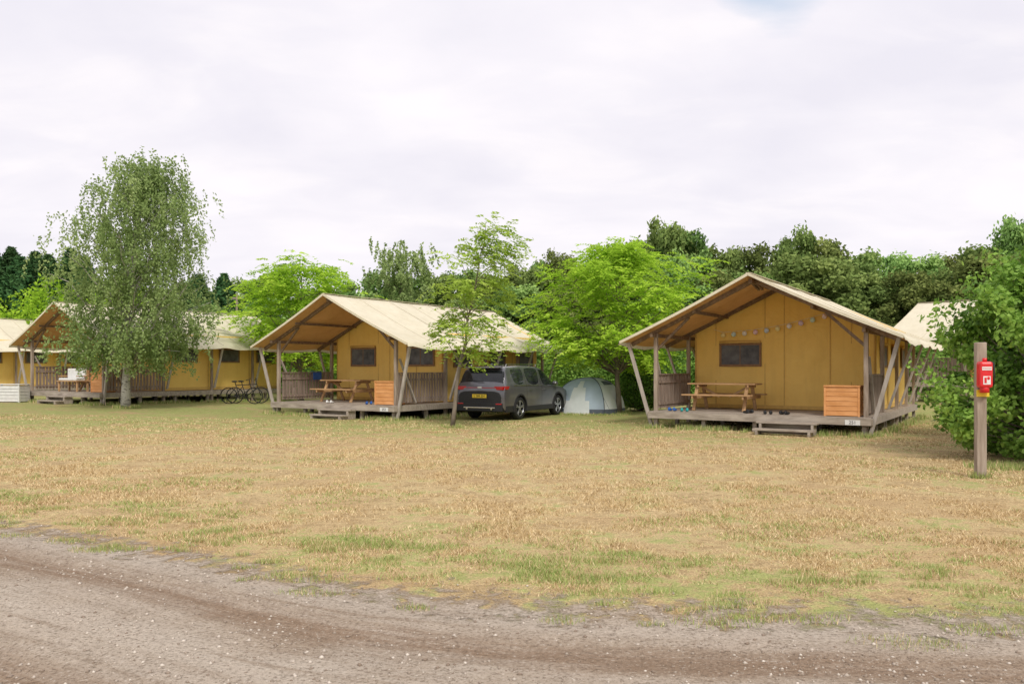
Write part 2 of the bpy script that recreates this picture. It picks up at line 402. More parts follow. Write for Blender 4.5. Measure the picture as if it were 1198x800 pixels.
def pebbles():
    m,t,b=newmat('pebble_stone'); a=t.new('ShaderNodeAttribute',attribute_name='var').outputs['Fac']
    t.link(t.mix(a,(.24,.18,.13),(.66,.59,.50)),b.inputs['Base Color']); b.inputs['Roughness'].default_value=.9
    rng=np.random.default_rng(5); N=34000
    Y=3.2+7.8*rng.random(N)**1.3; X=(rng.random(N)*2-1)*Y*.72
    d=yedge(X)-Y
    cl=.14+.85*np.clip(np.sin(X*2.3+1.5*np.sin(Y*3))*np.sin(d*4.2+np.sin(X*1.3))*.6+.35,0,1)
    k=(d>.0+rng.normal(size=N)*.18)&(rng.random(N)<cl); X,Y=X[k],Y[k]; N=len(X)
    r=.0025+.014*rng.random(N)**4.5
    base=np.array([(1,0,0),(0,1,0),(-1,0,0),(0,-1,0),(0,0,.7),(0,0,-.7)])
    V=base[None]*r[:,None,None]*rng.uniform(.6,1.3,(N,6,1)); an=rng.random(N)*6.28
    c,s=np.cos(an)[:,None],np.sin(an)[:,None]; x=V[:,:,0]*c-V[:,:,1]*s; y=V[:,:,0]*s+V[:,:,1]*c
    dg=bpy.context.evaluated_depsgraph_get(); dg.update(); ro=bpy.data.objects['dirt_road']
    zz_=np.array([ (lambda h: h[1].z if h[0] else .005)(ro.ray_cast((float(a_),float(b_),1.),(0,0,-1))) for a_,b_ in zip(X,Y)])
    V=np.stack([x+X[:,None],y+Y[:,None],V[:,:,2]+(zz_+r*.15)[:,None]],2).reshape(-1,3)
    f=np.array([(0,1,4),(1,2,4),(2,3,4),(3,0,4),(1,0,5),(2,1,5),(3,2,5),(0,3,5)])
    F=(np.arange(N)[:,None,None]*6+f[None]).reshape(-1,3)
    npmesh('road_gravel',V,F,m,np.repeat(rng.random(N)**1.4,6))
pebbles()

# ------------------------------------------------------------------ trees
def limb_pts(a,b,sag,rng,n=5):
    a=np.array(a,float); b=np.array(b,float); out=[]
    d=np.linalg.norm(b-a)
    for i in range(n+1):
        s=i/n; p=a*(1-s)+b*s; p[2]+=sag*d*math.sin(math.pi*s)*.5
        if 0<i<n: p=p+rng.normal(size=3)*d*.025
        out.append(p)
    return out
def tree(name,x,y,H,R,z0,nclump,nleaf,leaf,lmat,bmat,seed,style='round',cr=.55,off=(0,0),lean=(0,0),r0=.1,flat=.6,envp=.6,wr=.6,topt=.85,peak=.8,asp=.42):
    rng=np.random.default_rng(seed); E=empty(name,(x,y,ground(x,y)-.03)); mb=MB()
    nT=9; TP=[]
    for i in range(nT+1):
        s=i/nT; TP.append(np.array([lean[0]*s+off[0]*s*s+(rng.normal()*.02*H*.3 if i>1 else 0),lean[1]*s+off[1]*s*s+(rng.normal()*.02*H*.3 if i>1 else 0),H*topt*s]))
    mb.tube(TP,[r0*(1.25 if i==0 else 1)*(1-.88*i/nT) for i in range(nT+1)],9)
    TPa=np.array(TP)
    def trunk(z): return np.array([np.interp(z,TPa[:,2],TPa[:,k]) for k in range(3)])
    Vs=[];Vv=[]
    cl=[]
    for i in range(nclump):
        tt=(i+.5)/nclump; tt=tt**.9
        z=H*(z0+(1-z0)*tt*.97)
        env=max(.04,math.sin(math.pi*min(1,(tt*.93+.05)**peak)))**envp
        rr=R*env*(.25+.75*rng.random()**wr); an=i*2.39996+rng.normal()*.4
        tr=trunk(min(z,H*topt)); c=np.array([tr[0]+math.cos(an)*rr+off[0]*(.3),tr[1]+math.sin(an)*rr+off[1]*.3,z+rng.normal()*.15])
        zs=max(H*z0*.75,min(z-rr*(.75 if style!='birch' else 1.0),H*topt*.97)); zs=min(zs,H*topt*.97)
        a=trunk(zs); lp=limb_pts(a,c,.18,rng)
        rb=max(.012,r0*.38*(1-zs/H)); mb.tube(lp,[rb*(1-.85*k/5) for k in range(6)],5,False)
        cl.append((c,lp,rr))
    per=nleaf//nclump
    for c,lp,rr in cl:
        cv=rng.normal()*.15
        out=np.array([c[0],c[1],0.]); out/=max(.01,np.linalg.norm(out))
        crr=cr*rng.uniform(.6,1.3)
        if style=='birch':
            ns=max(6,per//24)
            for k in range(ns):
                s=rng.uniform(.35,1.0); p=np.array(lp[0])*(1-s)+np.array(lp[-1])*s
                p=p+rng.normal(size=3)*np.array([crr,crr,crr*.55])*.8
                Ls=rng.uniform(.35,1.35)*min(1.,.4+.5*s); n=int(12+22*Ls/1.2); q=np.linspace(0,1,n)+rng.normal(size=n)*.02
                dr=rng.normal(size=2)*.14+out[:2]*.12
                C=np.stack([p[0]+dr[0]*np.sqrt(np.abs(q))*1.2,p[1]+dr[1]*np.sqrt(np.abs(q))*1.2,p[2]+.12-Ls*q],1)+rng.normal(size=(n,3))*.05
                C=C[C[:,2]>1.0]
                if len(C)==0: continue
                n=len(C)
                dd=np.tile([0,0,-1.],(n,1))+rng.normal(size=(n,3))*.6
                V,_=leaf_quads(C,leaf*rng.uniform(.7,1.3,n),leaf*.64,rng,nb=np.array([out])*0.6+np.array([[0,0,.7]]),ddir=dd)
                Vs.append(V); Vv.append(np.repeat(np.clip(.5+cv+rng.normal()*.08+rng.normal(size=n)*.16,0,1),4))
        elif style=='frond':
            nf=max(4,per//13)
            for k in range(nf):
                s=rng.uniform(.5,1.05); i0=min(4,int(s*5)); p=np.array(lp[i0])*(1-(s*5-i0))+np.array(lp[min(5,i0+1)])*(s*5-i0)
                p=p+rng.normal(size=3)*np.array([crr,crr,crr*flat])*.6
                az=math.atan2(c[1],c[0])+rng.normal()*1.1
                D=np.array([math.cos(az),math.sin(az),rng.normal()*.3+.05]); D/=np.linalg.norm(D)
                Lf=leaf*rng.uniform(2.6,4.4); m_=6; q=(np.arange(m_)+.6)/m_
                P=p+D*q[:,None]*Lf; P[:,2]-=q**2*Lf*.45
                sd_=np.cross(D,[0,0,1.]); sd_/=np.linalg.norm(sd_)
                C=[];dd=[]
                for sg in(-1,1):
                    d_=sg*sd_*.85+D*.5+np.array([0,0,-.25]); d_/=np.linalg.norm(d_)
                    C.append(P+d_*leaf*.5); dd.append(np.tile(d_,(m_,1)))
                C.append(P[-1:]+D*leaf*.5); dd.append(np.tile(D,(1,1)))
                C=np.concatenate(C); dd=np.concatenate(dd); n=len(C)
                V,_=leaf_quads(C,leaf*rng.uniform(.8,1.15,n),leaf*asp,rng,nb=np.array([[0,0,1.4]])+out*.5,ddir=dd+rng.normal(size=(n,3))*.12,nr=.5)
                Vs.append(V); Vv.append(np.repeat(np.clip(.5+cv+rng.normal()*.14+rng.normal(size=n)*.08,0,1),4))
    mb.obj('trunk_and_limbs',bmat,E,True)
    V=np.concatenate(Vs); npmesh('leaves',V,np.arange(len(V)).reshape(-1,4),lmat,np.concatenate(Vv),E)
    return E
def at(px,D): return ((px-599)/932*D, D)
x,y=at(147,28.5); tree('birch_tree',x,y,9.15,2.95,.22,96,56000,.108,L_birch,B_birch,11,'birch',.50,off=(.6,0),r0=.15,envp=.5,wr=.45,topt=.92,peak=.66)
x,y=at(529,21.9); tree('slender_young_tree',x,y,5.85,1.15,.34,38,9500,.115,L_slim,B_grey,5,'frond',.34,off=(.35,0),lean=(.6,0),r0=.06,envp=.35,wr=.5,topt=.92,peak=.85,asp=.5)
x,y=at(724,28.7); tree('lime_green_tree',x,y,6.35,3.4,.30,72,30000,.165,L_lime,B_grey,8,'frond',.55,r0=.11,envp=.5,wr=.5,flat=.4,topt=.85,peak=.85,asp=.46)
x,y=at(352,36.5); tree('lime_green_tree',x,y,6.6,3.4,.30,66,24000,.19,L_lime,B_grey,9,'frond',.6,r0=.12,envp=.45,wr=.5,flat=.4,topt=.85,asp=.46)
x,y=at(470,47); tree('feathery_tree',x,y,9.2,2.6,.15,55,15000,.19,L_birch,B_grey,12,'birch',.7,r0=.14,envp=.5)

# woodland instances
def variant(kind,seed):
    rng=np.random.default_rng(seed); Vs=[];Vv=[]
    if kind=='oak':
        nc=90
        for i in range(nc):
            tt=(i+.5)/nc; z=.06+.90*tt+rng.normal()*.02; env=(math.sin(math.pi*min(1,(tt*.88+.07)**.85)))**.55
            rr=.33*env*(.35+.75*rng.random()**.5); an=i*2.4+rng.normal()*.5
            c=np.array([rr*math.cos(an),rr*math.sin(an),z]); r=rng.uniform(.035,.10)
            n=int(2400*r); u_=norm(rng.normal(size=(n,3))); C=c+u_*r*(rng.random(n)**.45)[:,None]*np.array([1.1,1.1,.7])+rng.normal(size=(n,3))*.012
            V,_=leaf_quads(C,.030*rng.uniform(.6,1.4,n),.020,rng,nb=u_*1.0+np.array([[0,0,.6]]))
            Vs.append(V); Vv.append(np.repeat(np.clip(.5+rng.normal()*.2+rng.normal(size=n)*.15,0,1),4))
        mt=L_bg
    else:
        n=8000; tt=rng.random(n)**1.4; z=.03+.97*tt; an=rng.random(n)*6.283
        lob=1+.25*np.sin(an*5+z*40)+.15*np.sin(an*3-z*25)
        rr=.2*(1-tt)**.75*lob*(rng.random(n)**.3)+.005
        C=np.stack([rr*np.cos(an),rr*np.sin(an),z],1); out=np.stack([np.cos(an),np.sin(an),np.full(n,.4)],1)
        V,_=leaf_quads(C,.036*rng.uniform(.6,1.3,n),.013,rng,nb=out,ddir=out+np.array([[0,0,.4]])+rng.normal(size=(n,3))*.3)
        Vs.append(V); Vv.append(np.repeat(np.clip(.5+rng.normal(size=n)*.2,0,1),4)); mt=L_con
    V=np.concatenate(Vs); o=npmesh('crown_'+kind,V,np.arange(len(V)).reshape(-1,4),mt,np.concatenate(Vv))
    me=o.data; bpy.data.objects.remove(o)
    return me
oaks=[variant('oak',s) for s in(1,2,3,4,5)]; cons=[variant('con',s) for s in(11,12)]
WL=empty('distant_woodland')
trunkmb=MB()
def inst(me,px,D,ytop,wf=1.0):
    X=(px-599)/932*D; H=1.6+(432-ytop)/932*D
    o=bpy.data.objects.new('woodland_tree',me); COL.objects.link(o); o.parent=WL
    gz=ground(X,D); o.location=(X,D,gz-.1); o.rotation_euler=(0,0,random.random()*6.28)
    o.scale=(H*wf*random.uniform(.9,1.1),H*wf*random.uniform(.9,1.1),H)
    trunkmb.tube([(X,D,gz-.1),(X+.05,D,gz+H*.6)],[H*.018,H*.006],6)
PX=[-300,0,60,110,250,300,340,420,460,520,560,620,660,700,755,785,820,860,900,940,1000,1050,1100,1150,1200,1300,1500]
PY=[300,326,326,326,336,324,332,326,312,318,316,306,300,298,278,264,292,304,292,284,294,300,300,286,270,276,285]
ytop=lambda p: float(np.interp(p,PX,PY))
p=-330
while p<1520:
    inst(random.choice(oaks),p,random.uniform(52,57),ytop(p)+random.uniform(-4,12)-2,random.uniform(.75,1.05)); p+=random.uniform(28,44)
p=-330
while p<1520:
    inst(random.choice(oaks),p,random.uniform(46,50),ytop(p)+random.uniform(16,38),random.uniform(.95,1.25)); p+=random.uniform(50,70)
for p,yt in((778,259),(794,264),(1195,258),(1225,252),(635,306),(655,294),(935,274),(850,292)):
    inst(random.choice(oaks),p,53,yt,.65)
for p in range(-160,112,17): inst(random.choice(cons),p+random.uniform(-5,5),random.uniform(47,50),random.uniform(292,312),1.5)
for p in(232,262,299): inst(random.choice(cons),p,50,random.uniform(316,332),1.6)
trunkmb.obj('woodland_trunks',B_grey,WL)

def hedge(name,x0,y0,x1,y1,h,th,n,leaf,seed,mat):
    rng=np.random.default_rng(seed); s=rng.random(n); L=math.hypot(x1-x0,y1-y0)
    dx,dy=(x1-x0)/L,(y1-y0)/L
    a=rng.random(n)*math.pi; rad=(rng.random(n)**.25)
    bl=1+.16*np.sin(s*L*1.3+1)+.10*np.sin(s*L*2.9+a*2)+.07*np.sin(s*L*7+a*5)
    o=np.cos(a)*th*rad*bl; z=np.abs(np.sin(a))**.6*h*rad*bl
    C=np.stack([x0+dx*s*L-dy*o,y0+dy*s*L+dx*o,z],1)+rng.normal(size=(n,3))*.08
    C[:,2]+=np.array([ground(q[0],q[1]) for q in C])
    nb=np.stack([-dy*np.cos(a),dx*np.cos(a),np.sin(a)],1)
    V,_=leaf_quads(C,leaf*rng.uniform(.6,1.4,n),leaf*.6,rng,nb=nb*1.3)
    var=np.clip(.45+.16*np.sin(s*L*.9)+.12*np.sin(s*L*3.1+a*3)+rng.normal(size=n)*.17,0,1)
    npmesh(name,V,np.arange(len(V)).reshape(-1,4),mat,np.repeat(var,4))
hedge('hedge',-42,45,26,43,3.0,1.2,34000,.23,1,L_hedge)
hedge('hedge',1.5,38.5,9.5,36,2.2,1.0,11000,.17,2,L_hedge)
hedge('lime_hedge',-31,45,-20,43,5.4,1.3,12000,.23,3,L_lime)

def bush(name,x,y,H,R,n,leaf,seed,mat,asp=1):
    rng=np.random.default_rng(seed); Vs=[];Vv=[]; E=empty(name,(x,y,ground(x,y))); mb=MB()
    nc=150
    for i in range(nc):
        tt=(i+.5)/nc; z=.18+ (H-.45)*tt; env=(math.sin(math.pi*min(1,tt*.68+.26)))**.42
        rr=R*env*(.46+.46*rng.random()); an=i*2.4+rng.normal()*.3
        c=np.array([rr*math.cos(an)*asp,rr*math.sin(an),z]); r=rng.uniform(.18,.42)
        mb.tube([(0,0,0),(c[0]*.4,c[1]*.4,z*.6),tuple(c)],[.03,.018,.006],5,False)
        k=n//nc; u_=norm(rng.normal(size=(k,3))); C=c+u_*r*(rng.random(k)**.4)[:,None]*np.array([1.1,1.1,.75])
        ks=k//5; C[:ks]=c+np.array([math.cos(an)*.9,math.sin(an)*.9,.7])*rng.random((ks,1))*.6+rng.normal(size=(ks,3))*.08
        kk=C[:,2]>.03; C=C[kk];u_=u_[kk]; k=len(C)
        V,_=leaf_quads(C,leaf*rng.uniform(.6,1.3,k),leaf*.72,rng,nb=u_*.7+np.array([[0,0,.8]])+np.array([[math.cos(an),math.sin(an),0]])*.4,nr=.8)
        Vs.append(V); Vv.append(np.repeat(np.clip(.47+rng.normal()*.17+rng.normal(size=k)*.18,0,1),4))
    mb.obj('stems',B_grey,E,True)
    V=np.concatenate(Vs); npmesh('leaves',V,np.arange(len(V)).reshape(-1,4),mat,np.concatenate(Vv),E)
bush('leafy_bush',9.7,13.9,3.5,2.1,50000,.10,21,L_bush,1.0)
bush('leafy_bush',12.2,16.5,4.6,2.4,22000,.14,23,L_bush,1.0)
bush('leafy_bush',5.0,31.0,2.0,1.0,9000,.1,22,L_hedge)

# ------------------------------------------------------------------ safari tents
def txt(name,body,size,loc,rot,mat,parent):
    c=bpy.data.curves.new(name,'FONT'); c.body=body; c.size=size; c.extrude=.001; c.align_x='CENTER'; c.align_y='CENTER'
    c.materials.append(mat); o=bpy.data.objects.new(name,c); COL.objects.link(o); o.parent=parent; o.location=loc; o.rotation_euler=rot
    return o
ZR,ZE,HW=4.02,2.36,3.55
def zroof(u): return ZR-(ZR-ZE)*abs(u)/HW
def picnic_table(parent,loc,rz,sc=1):
    E=empty('picnic_table',loc,rz,parent,sc); m=MB()
    for i in range(5): m.box((0,-.3+i*.15,.74),(1.9,.14,.04))
    for s in(-1,1):
        for k in range(2): m.box((0,s*(.62+k*.15),.44),(1.9,.13,.04))
    for xx in(-.7,.7):
        m.beam((xx,-.55,.0),(xx,-.22,.72),.05,.09,(1,0,0)); m.beam((xx,.55,0),(xx,.22,.72),.05,.09,(1,0,0))
        m.beam((xx+.052,-.82,.38),(xx+.052,.82,.38),.045,.09); m.beam((xx+.052,-.36,.68),(xx+.052,.36,.68),.045,.07)
        m.beam((xx*.93,0,.66),(xx*.2,0,.38),.04,.06)
    m.obj('table_frame',M['table'],E,bevel=.004)
    return E
def cupboard(loc,w,rz):
    E=empty('wooden_cupboard',loc,rz); m=MB(); hz=.72
    m.box((0,0,hz/2),(w-.04,.5,hz-.02))
    for i in range(6):m.box((0,-.262,.07+i*.118),(w-.02,.02,.108))
    m.box((0,-.01,hz+.015),(w+.05,.58,.035))
    for s in(-1,1): m.box((s*(w/2-.01),-.27,hz/2),(.05,.03,hz))
    for i in range(6):
        m.box((w/2-.005,0,.07+i*.118),(.02,.5,.108)); 
    m.obj('cupboard_body',M['pine'],E,bevel=.003)
def safari_tent(C,rz=ANG,gz=None,name='safari_tent',L=9.1,steps_u=.75,extra_win=False):
    E=empty(name,(C[0],C[1],(ground(*C) if gz is None else gz)),rz)
    rng=np.random.default_rng(int(abs(C[0]*10))); DZ=.45; LB=0 if gz is None else -gz
    m=MB(); nb=int((L+.1)/.145)
    for i in range(nb): m.box((rng.normal()*.006,-.2+.0725+i*.145,DZ-.015+rng.normal()*.0015),(5.62,.137,.03))
    m.obj('deck_boards',M['deck'],E)
    m=MB(); m.box((0,-.225,DZ-.10),(5.64,.04,.17)); 
    for s in(-1,1): m.box((s*2.83,L/2-.2,DZ-.10),(.04,L,.17))
    m.box((0,L/2-.2,DZ-.12),(5.5,L-.2,.10))
    for v in np.arange(-.05,L-.3,1.55):
        for u in(-2.65,-1.3,.05,1.3,2.65): m.beam((u,v,-.1+LB),(u,v,DZ-.16),.1,.1)
    m.obj('deck_frame',M['deck'],E)
    if gz is None:
        m=MB()
        for k,(z,v) in enumerate(((.28,-.45),(.12,-.78))):
            for q in(0,1): m.box((steps_u,v-.075+q*.15,z),(1.45,.135,.045))
        for s in(-1,1):
            m.box((steps_u+s*.62,-.42,.125),(.06,.36,.25)); m.box((steps_u+s*.62,-.78,.045),(.06,.34,.1))
        m.box((steps_u,-.31,.17),(1.2,.03,.16)); m.box((steps_u,-.62,.06),(1.2,.03,.08))
        m.obj('entry_steps',M['deck'],E,bevel=.004)
    ss=list(np.linspace(0,1,11)); bays=[-.3,2.6,4.75,6.9,L-.1]
    def sag(v,s):
        b=0
        for a,c in zip(bays[:-1],bays[1:]):
            if a<v<c: b=math.sin(math.pi*(v-a)/(c-a))
        return -.06*b*(.4+s)-.045*math.sin(math.pi*s)
    def sheet(dz,smax,v0,v1,name_,mt,val=0):
        V=[];F=[]
        vv=[v for v in np.linspace(v0,v1,44)]
        cols=[-q*smax for q in ss[::-1]]+[q*smax for q in ss[1:]]
        if val: cols=[-1.0001]+cols+[1.0001]
        for v in vv:
            for c in cols:
                a=abs(c); u=HW*c; z=ZR-(ZR-ZE)*min(a,1)+sag(v,min(a,1))+dz
                if a>1: u=HW*(1.012 if c>0 else -1.012); z-=val*(1+.12*math.sin(v*6))
                V.append((u,v,z))
        n=len(cols)
        F=[(j*n+i,j*n+i+1,(j+1)*n+i+1,(j+1)*n+i) for j in range(len(vv)-1) for i in range(n-1)]
        o=npmesh(name_,V,F,mt,parent=E)
        return o
    sheet(0,1,-.5,L+.1,'roof_fly',M['roof'],.10)
    sheet(-.035,.985,-.47,L+.05,'roof_backlit_underside',M['backlit_underside'])  # sheet added below the fly to carry the painted backlit tone
    m=MB()
    for s in(-1,1):
        for v in(-.5,L+.1):
            P=[(s*HW*q,v,ZR-(ZR-ZE)*q+sag(v,q)-.02) for q in np.linspace(0,1,9)]
            for a,b in zip(P[:-1],P[1:]): m.beam(a,b,.02,.07)
    m.obj('roof_hem',M['roof'],E)
    m=MB()
    for v in bays[1:-1]+[1.1,3.7,5.8]:
        for s in(-1,1):
            P=[(s*HW*q,v,ZR-(ZR-ZE)*q+sag(v,q)+.006) for q in np.linspace(0,1,9)]
            for a,b in zip(P[:-1],P[1:]): m.beam(a,b,.05,.006)
    m.beam((0,-.5,ZR+.012),(0,L+.1,ZR+.012),.12,.012)
    m.obj('roof_seams',canv_seam,E)
    m=MB(); k=.12
    for v in(0,2.5):
        for s in(-1,1):
            m.beam((0,v,ZR-k-.02),(s*3.4,v,zroof(3.4)-k-.02),.07,.11)
    m.beam((0,-.3,ZR-.18),(0,L-.1,ZR-.18),.09,.12)
    for s in(-1,1):
        m.beam((s*2.68,-.35,zroof(2.68)-.24),(s*2.68,L-.2,zroof(2.68)-.24),.08,.1)
        m.beam((s*1.5,-.3,zroof(1.5)-.2),(s*1.5,2.55,zroof(1.5)-.2),.06,.08)
        m.beam((s*.05,0,ZR-.2),(s*.05+s*.0,.65,ZR-.32),.05,.05)
        m.beam((s*2.66,.06,2.15),(s*1.75,.06,zroof(1.75)-.2),.05,.07)
    m.obj('roof_timbers',M['brown_wood'],E)
    m=MB(); m2=MB()
    for s in(-1,1):
        for v in(0,2.5): m.beam((s*2.68,v,-.1+LB),(s*2.68,v,zroof(2.68)-.2),.10,.10)
        for v in(4.75,6.9,L-.35): m.beam((s*2.74,v,-.1+LB),(s*2.74,v,zroof(2.74)-.2),.09,.09)
        m2.beam((s*2.78,-.06,.02),(s*3.42,-.2,zroof(3.42)-.08),.09,.07,(0,1,0))
        for v in(2.5,4.75,6.9,L-.35):
            m2.beam((s*2.82,v+.07,.55),(s*3.42,v+.07,zroof(3.42)-.08),.06,.08,(0,1,0))
        m2.beam((s*2.72,.9,.5),(s*2.72,.12,1.9),.05,.07,(1,0,0))
    m.obj('posts',M['post'],E,bevel=.006); m2.obj('struts',M['strut'],E,bevel=.006)
    m=MB()
    for s in(-1,1):
        v0,v1=.12,2.42; n=17
        for i in range(n):
            v=v0+(v1-v0)*(i+.5)/n; m.box((s*2.66,v,DZ+.53+rng.normal()*.004),(.022,.095,.92))
        for z in(DZ+.2,DZ+.8): m.box((s*2.635,(v0+v1)/2,z),(.03,v1-v0,.07))
        m.box((s*2.66,(v0+v1)/2,DZ+1.01),(.09,v1-v0,.035))
    m.obj('side_railings',M['rail'],E)
    WU=2.5; V0=2.6; V1=L-.45
    m=MB(); NX,NZ=26,10
    def gable(v,flip):
        base_=len(m.v)
        for i in range(NX+1):
            u=-WU+2*WU*i/NX; zt=zroof(u)-.05
            for j in range(NZ+1):
                q=j/NZ; z=DZ+.01+(zt-DZ)*q
                bl=.035*math.sin(math.pi*q)*abs(math.sin(math.pi*(u+WU)/1.25))
                m.v.append(Vector((u,v-bl*flip,z)))
        for i in range(NX):
            for j in range(NZ):
                a=base_+i*(NZ+1)+j; m.f.append((a,a+NZ+1,a+NZ+2,a+1))
    gable(V0,1); gable(V1,-1)
    NL=34
    for s in(-1,1):
        base_=len(m.v)
        for i in range(NL+1):
            v=V0+(V1-V0)*i/NL; zt=zroof(WU)-.05
            for j in range(9):
                q=j/8; z=DZ+.01+(zt-DZ)*q
                m.v.append(Vector((s*(WU+.04*math.sin(math.pi*q)*abs(math.sin(math.pi*(v-V0)/2.15))),v,z)))
        for i in range(NL):
            for j in range(8):
                a=base_+i*9+j; m.f.append((a,a+9,a+10,a+1))
    m.obj('canvas_walls',M['wall'],E,True)
    m=MB()
    for u in(-2.47,-1.86,-.42,.12,1.35,1.9,2.47): m.box((u,V0-.022,(DZ+zroof(u))/2-.02),(.025,.012,zroof(u)-DZ-.08))
    m.box((0,V0-.02,DZ+.07),(4.98,.012,.1))
    for s in(-1,1):
        for v in(2.63,4.75,6.9,V1): m.box((s*(WU+.012),v,(DZ+zroof(WU))/2),(.012,.05,zroof(WU)-DZ-.08))
        m.box((s*(WU+.015),(V0+V1)/2,DZ+.08),(.012,V1-V0,.12))
    m.obj('canvas_seams',M['seam'],E)
    f=MB(); g_=MB(); r=MB()
    wins=[(-1.13,2.02)]
    if extra_win: wins.append((1.55,2.02))
    for (u,z) in wins:
        v=V0-.055; g_.box((u,v+.004,z),(1.1,.012,.56))
        for s in(-1,1): f.box((u,v,z+s*.31),(1.24,.02,.065)); f.box((u+s*.585,v,z),(.065,.02,.56))
        f.box((u,v-.003,z),(.02,.012,.56)); r.cyl((u-.6,v-.03,z+.37),(u+.6,v-.03,z+.37),.035,n=10)
    for s in(-1,1):
        for v in(3.65,5.8,7.8):
            U=s*(WU+.065); g_.box((U,v,1.95),(.012,.95,.5))
            for q in(-1,1): f.box((U+s*.004,v,1.95+q*.28),(.02,1.08,.06)); f.box((U+s*.004,v+q*.505,1.95),(.02,.06,.5))
            r.cyl((U+s*.03,v-.52,2.3),(U+s*.03,v+.52,2.3),.035,n=10)
    f.obj('window_frames',M['brown'],E); g_.obj('window_screens',M['screen'],E); r.obj('rolled_flaps',M['seam'],E,True)
    return E
canv_seam=mat2('roof_seam',(.62,.56,.41),(.57,.51,.38),6)
M['brown_wood']=mat2('dark_timber',(.15,.10,.065),(.25,.18,.12),12,.85,.3)
T1=safari_tent(C1,steps_u=.95); T2=safari_tent(C2,steps_u=.55,extra_win=True); T3=safari_tent(C3,steps_u=.3); T4=safari_tent(C4)
T5=safari_tent((18.9,36),rz=math.radians(-140),gz=.6)
DZ=.452
def place(T,u,v,z=DZ):
    c=Vector(T.location); a=T.rotation_euler.z
    return (c.x+math.cos(a)*u-math.sin(a)*v, c.y+math.sin(a)*u+math.cos(a)*v, c.z+z)
for T,u in((T1,-1.2),(T2,-.75),(T3,.2)): picnic_table(None,place(T,u,1.35),ANG)
for T,u in((T1,2.12),(T2,2.15),(T3,2.1)): cupboard(place(T,u,.33),.8,ANG)
E=empty('lantern_string',tuple(T1.location),ANG)
cols=[(.88,.78,.40),(.62,.80,.80),(.85,.85,.80),(.85,.62,.72),(.60,.72,.86),(.88,.80,.42),(.85,.84,.86),(.74,.62,.80),(.62,.82,.76),(.88,.74,.78),(.85,.85,.83)]
P=[]
for i in range(11):
    q=i/10; u=-1.6+3.15*q; z=2.68+.54*q-.12*math.sin(math.pi*q)
    P.append((u,2.44,z)); m=MB(); m.ell((u,2.44,z-.08),(.072,.072,.072),12,8)
    m.obj('lantern_%d'%i,mat2('lantern_paper_%d'%i,cols[i],tuple(c*.93 for c in cols[i]),5,.6,0),E,True)
m=MB(); m.tube([(-1.9,2.50,2.78)]+P+[(1.8,2.50,3.10)],[.004]*13,5); m.obj('cord',M['white'],E)
for T,n_ in((T1,'251'),(T2,'252')):
    E=empty('number_sign',place(T,2.42,-.262,.33),ANG); m=MB(); m.box((0,0,0),(.34,.012,.12)); m.obj('board',M['white'],E)
    txt('digits',n_,.11,(0,-.009,0),(math.pi/2,0,0),M['black'],E)
def shoes(T,u,v,mat,rz=0):
    E=empty('pair_of_shoes',place(T,u,v),ANG+rz); m=MB()
    for s in(-1,1): m.ell((s*.07,0,.035),(.045,.13,.035)); m.ell((s*.07,-.06,.06),(.04,.06,.045))
    m.obj('uppers',mat,E,True)
shoes(T1,-2.3,.25,M['blue']); shoes(T1,-1.9,.1,M['teal'],.4); shoes(T1,0.35,.05,M['black'],.2); shoes(T1,.75,.1,M['dark'],-.3); shoes(T1,-.2,.2,M['black'],1); shoes(T2,-.3,.1,M['white'],.4); shoes(T2,1.4,.15,M['blue'],.9)
E=empty('folded_towel',place(T2,-2.66,1.7,DZ+1.0),ANG); m=MB(); m.box((-.07,0,-.16),(.02,.4,.34)); m.box((.07,0,-.12),(.02,.4,.26)); m.box((0,0,.042),(.16,.4,.018)); m.obj('cloth',M['blue'],E,bevel=.006)
E=empty('cushioned_bench',place(T3,-.2,.35),ANG); m=MB()
for i in range(3): m.box((0,-.18+i*.15,.42),(1.5,.13,.035)); 
for i in range(3): m.box((0,.27,.55+i*.14),(1.5,.03,.11))
for s in(-1,1): m.box((s*.68,-.18,.2),(.06,.06,.4)); m.box((s*.68,.24,.42),(.06,.06,.86)); m.box((s*.68,.02,.62),(.06,.46,.04))
m.obj('frame',M['table'],E); m=MB(); m.box((0,-.02,.49),(1.3,.42,.11)); m.box((-.33,.19,.72),(.62,.12,.42)); m.box((.33,.19,.72),(.62,.12,.42)); m.obj('cushions',M['white'],E,bevel=.04)
x,y=at(12,32.5); E=empty('white_storage_box',(x,y,ground(x,y)),ANG*.2); m=MB()
for i in range(5):
    m.box((0,-.3,.09+i*.13),(1.25,.025,.115)); m.box((.62,0,.09+i*.13),(.025,.57,.115)); m.box((-.62,0,.09+i*.13),(.025,.57,.115)); m.box((0,.3,.09+i*.13),(1.25,.025,.115))
for a in(-1,1):
    for b in(-1,1): m.box((a*.6,b*.27,.35),(.06,.06,.72))
m.box((0,0,.725),(1.32,.68,.03)); m.obj('slats',M['white'],E)

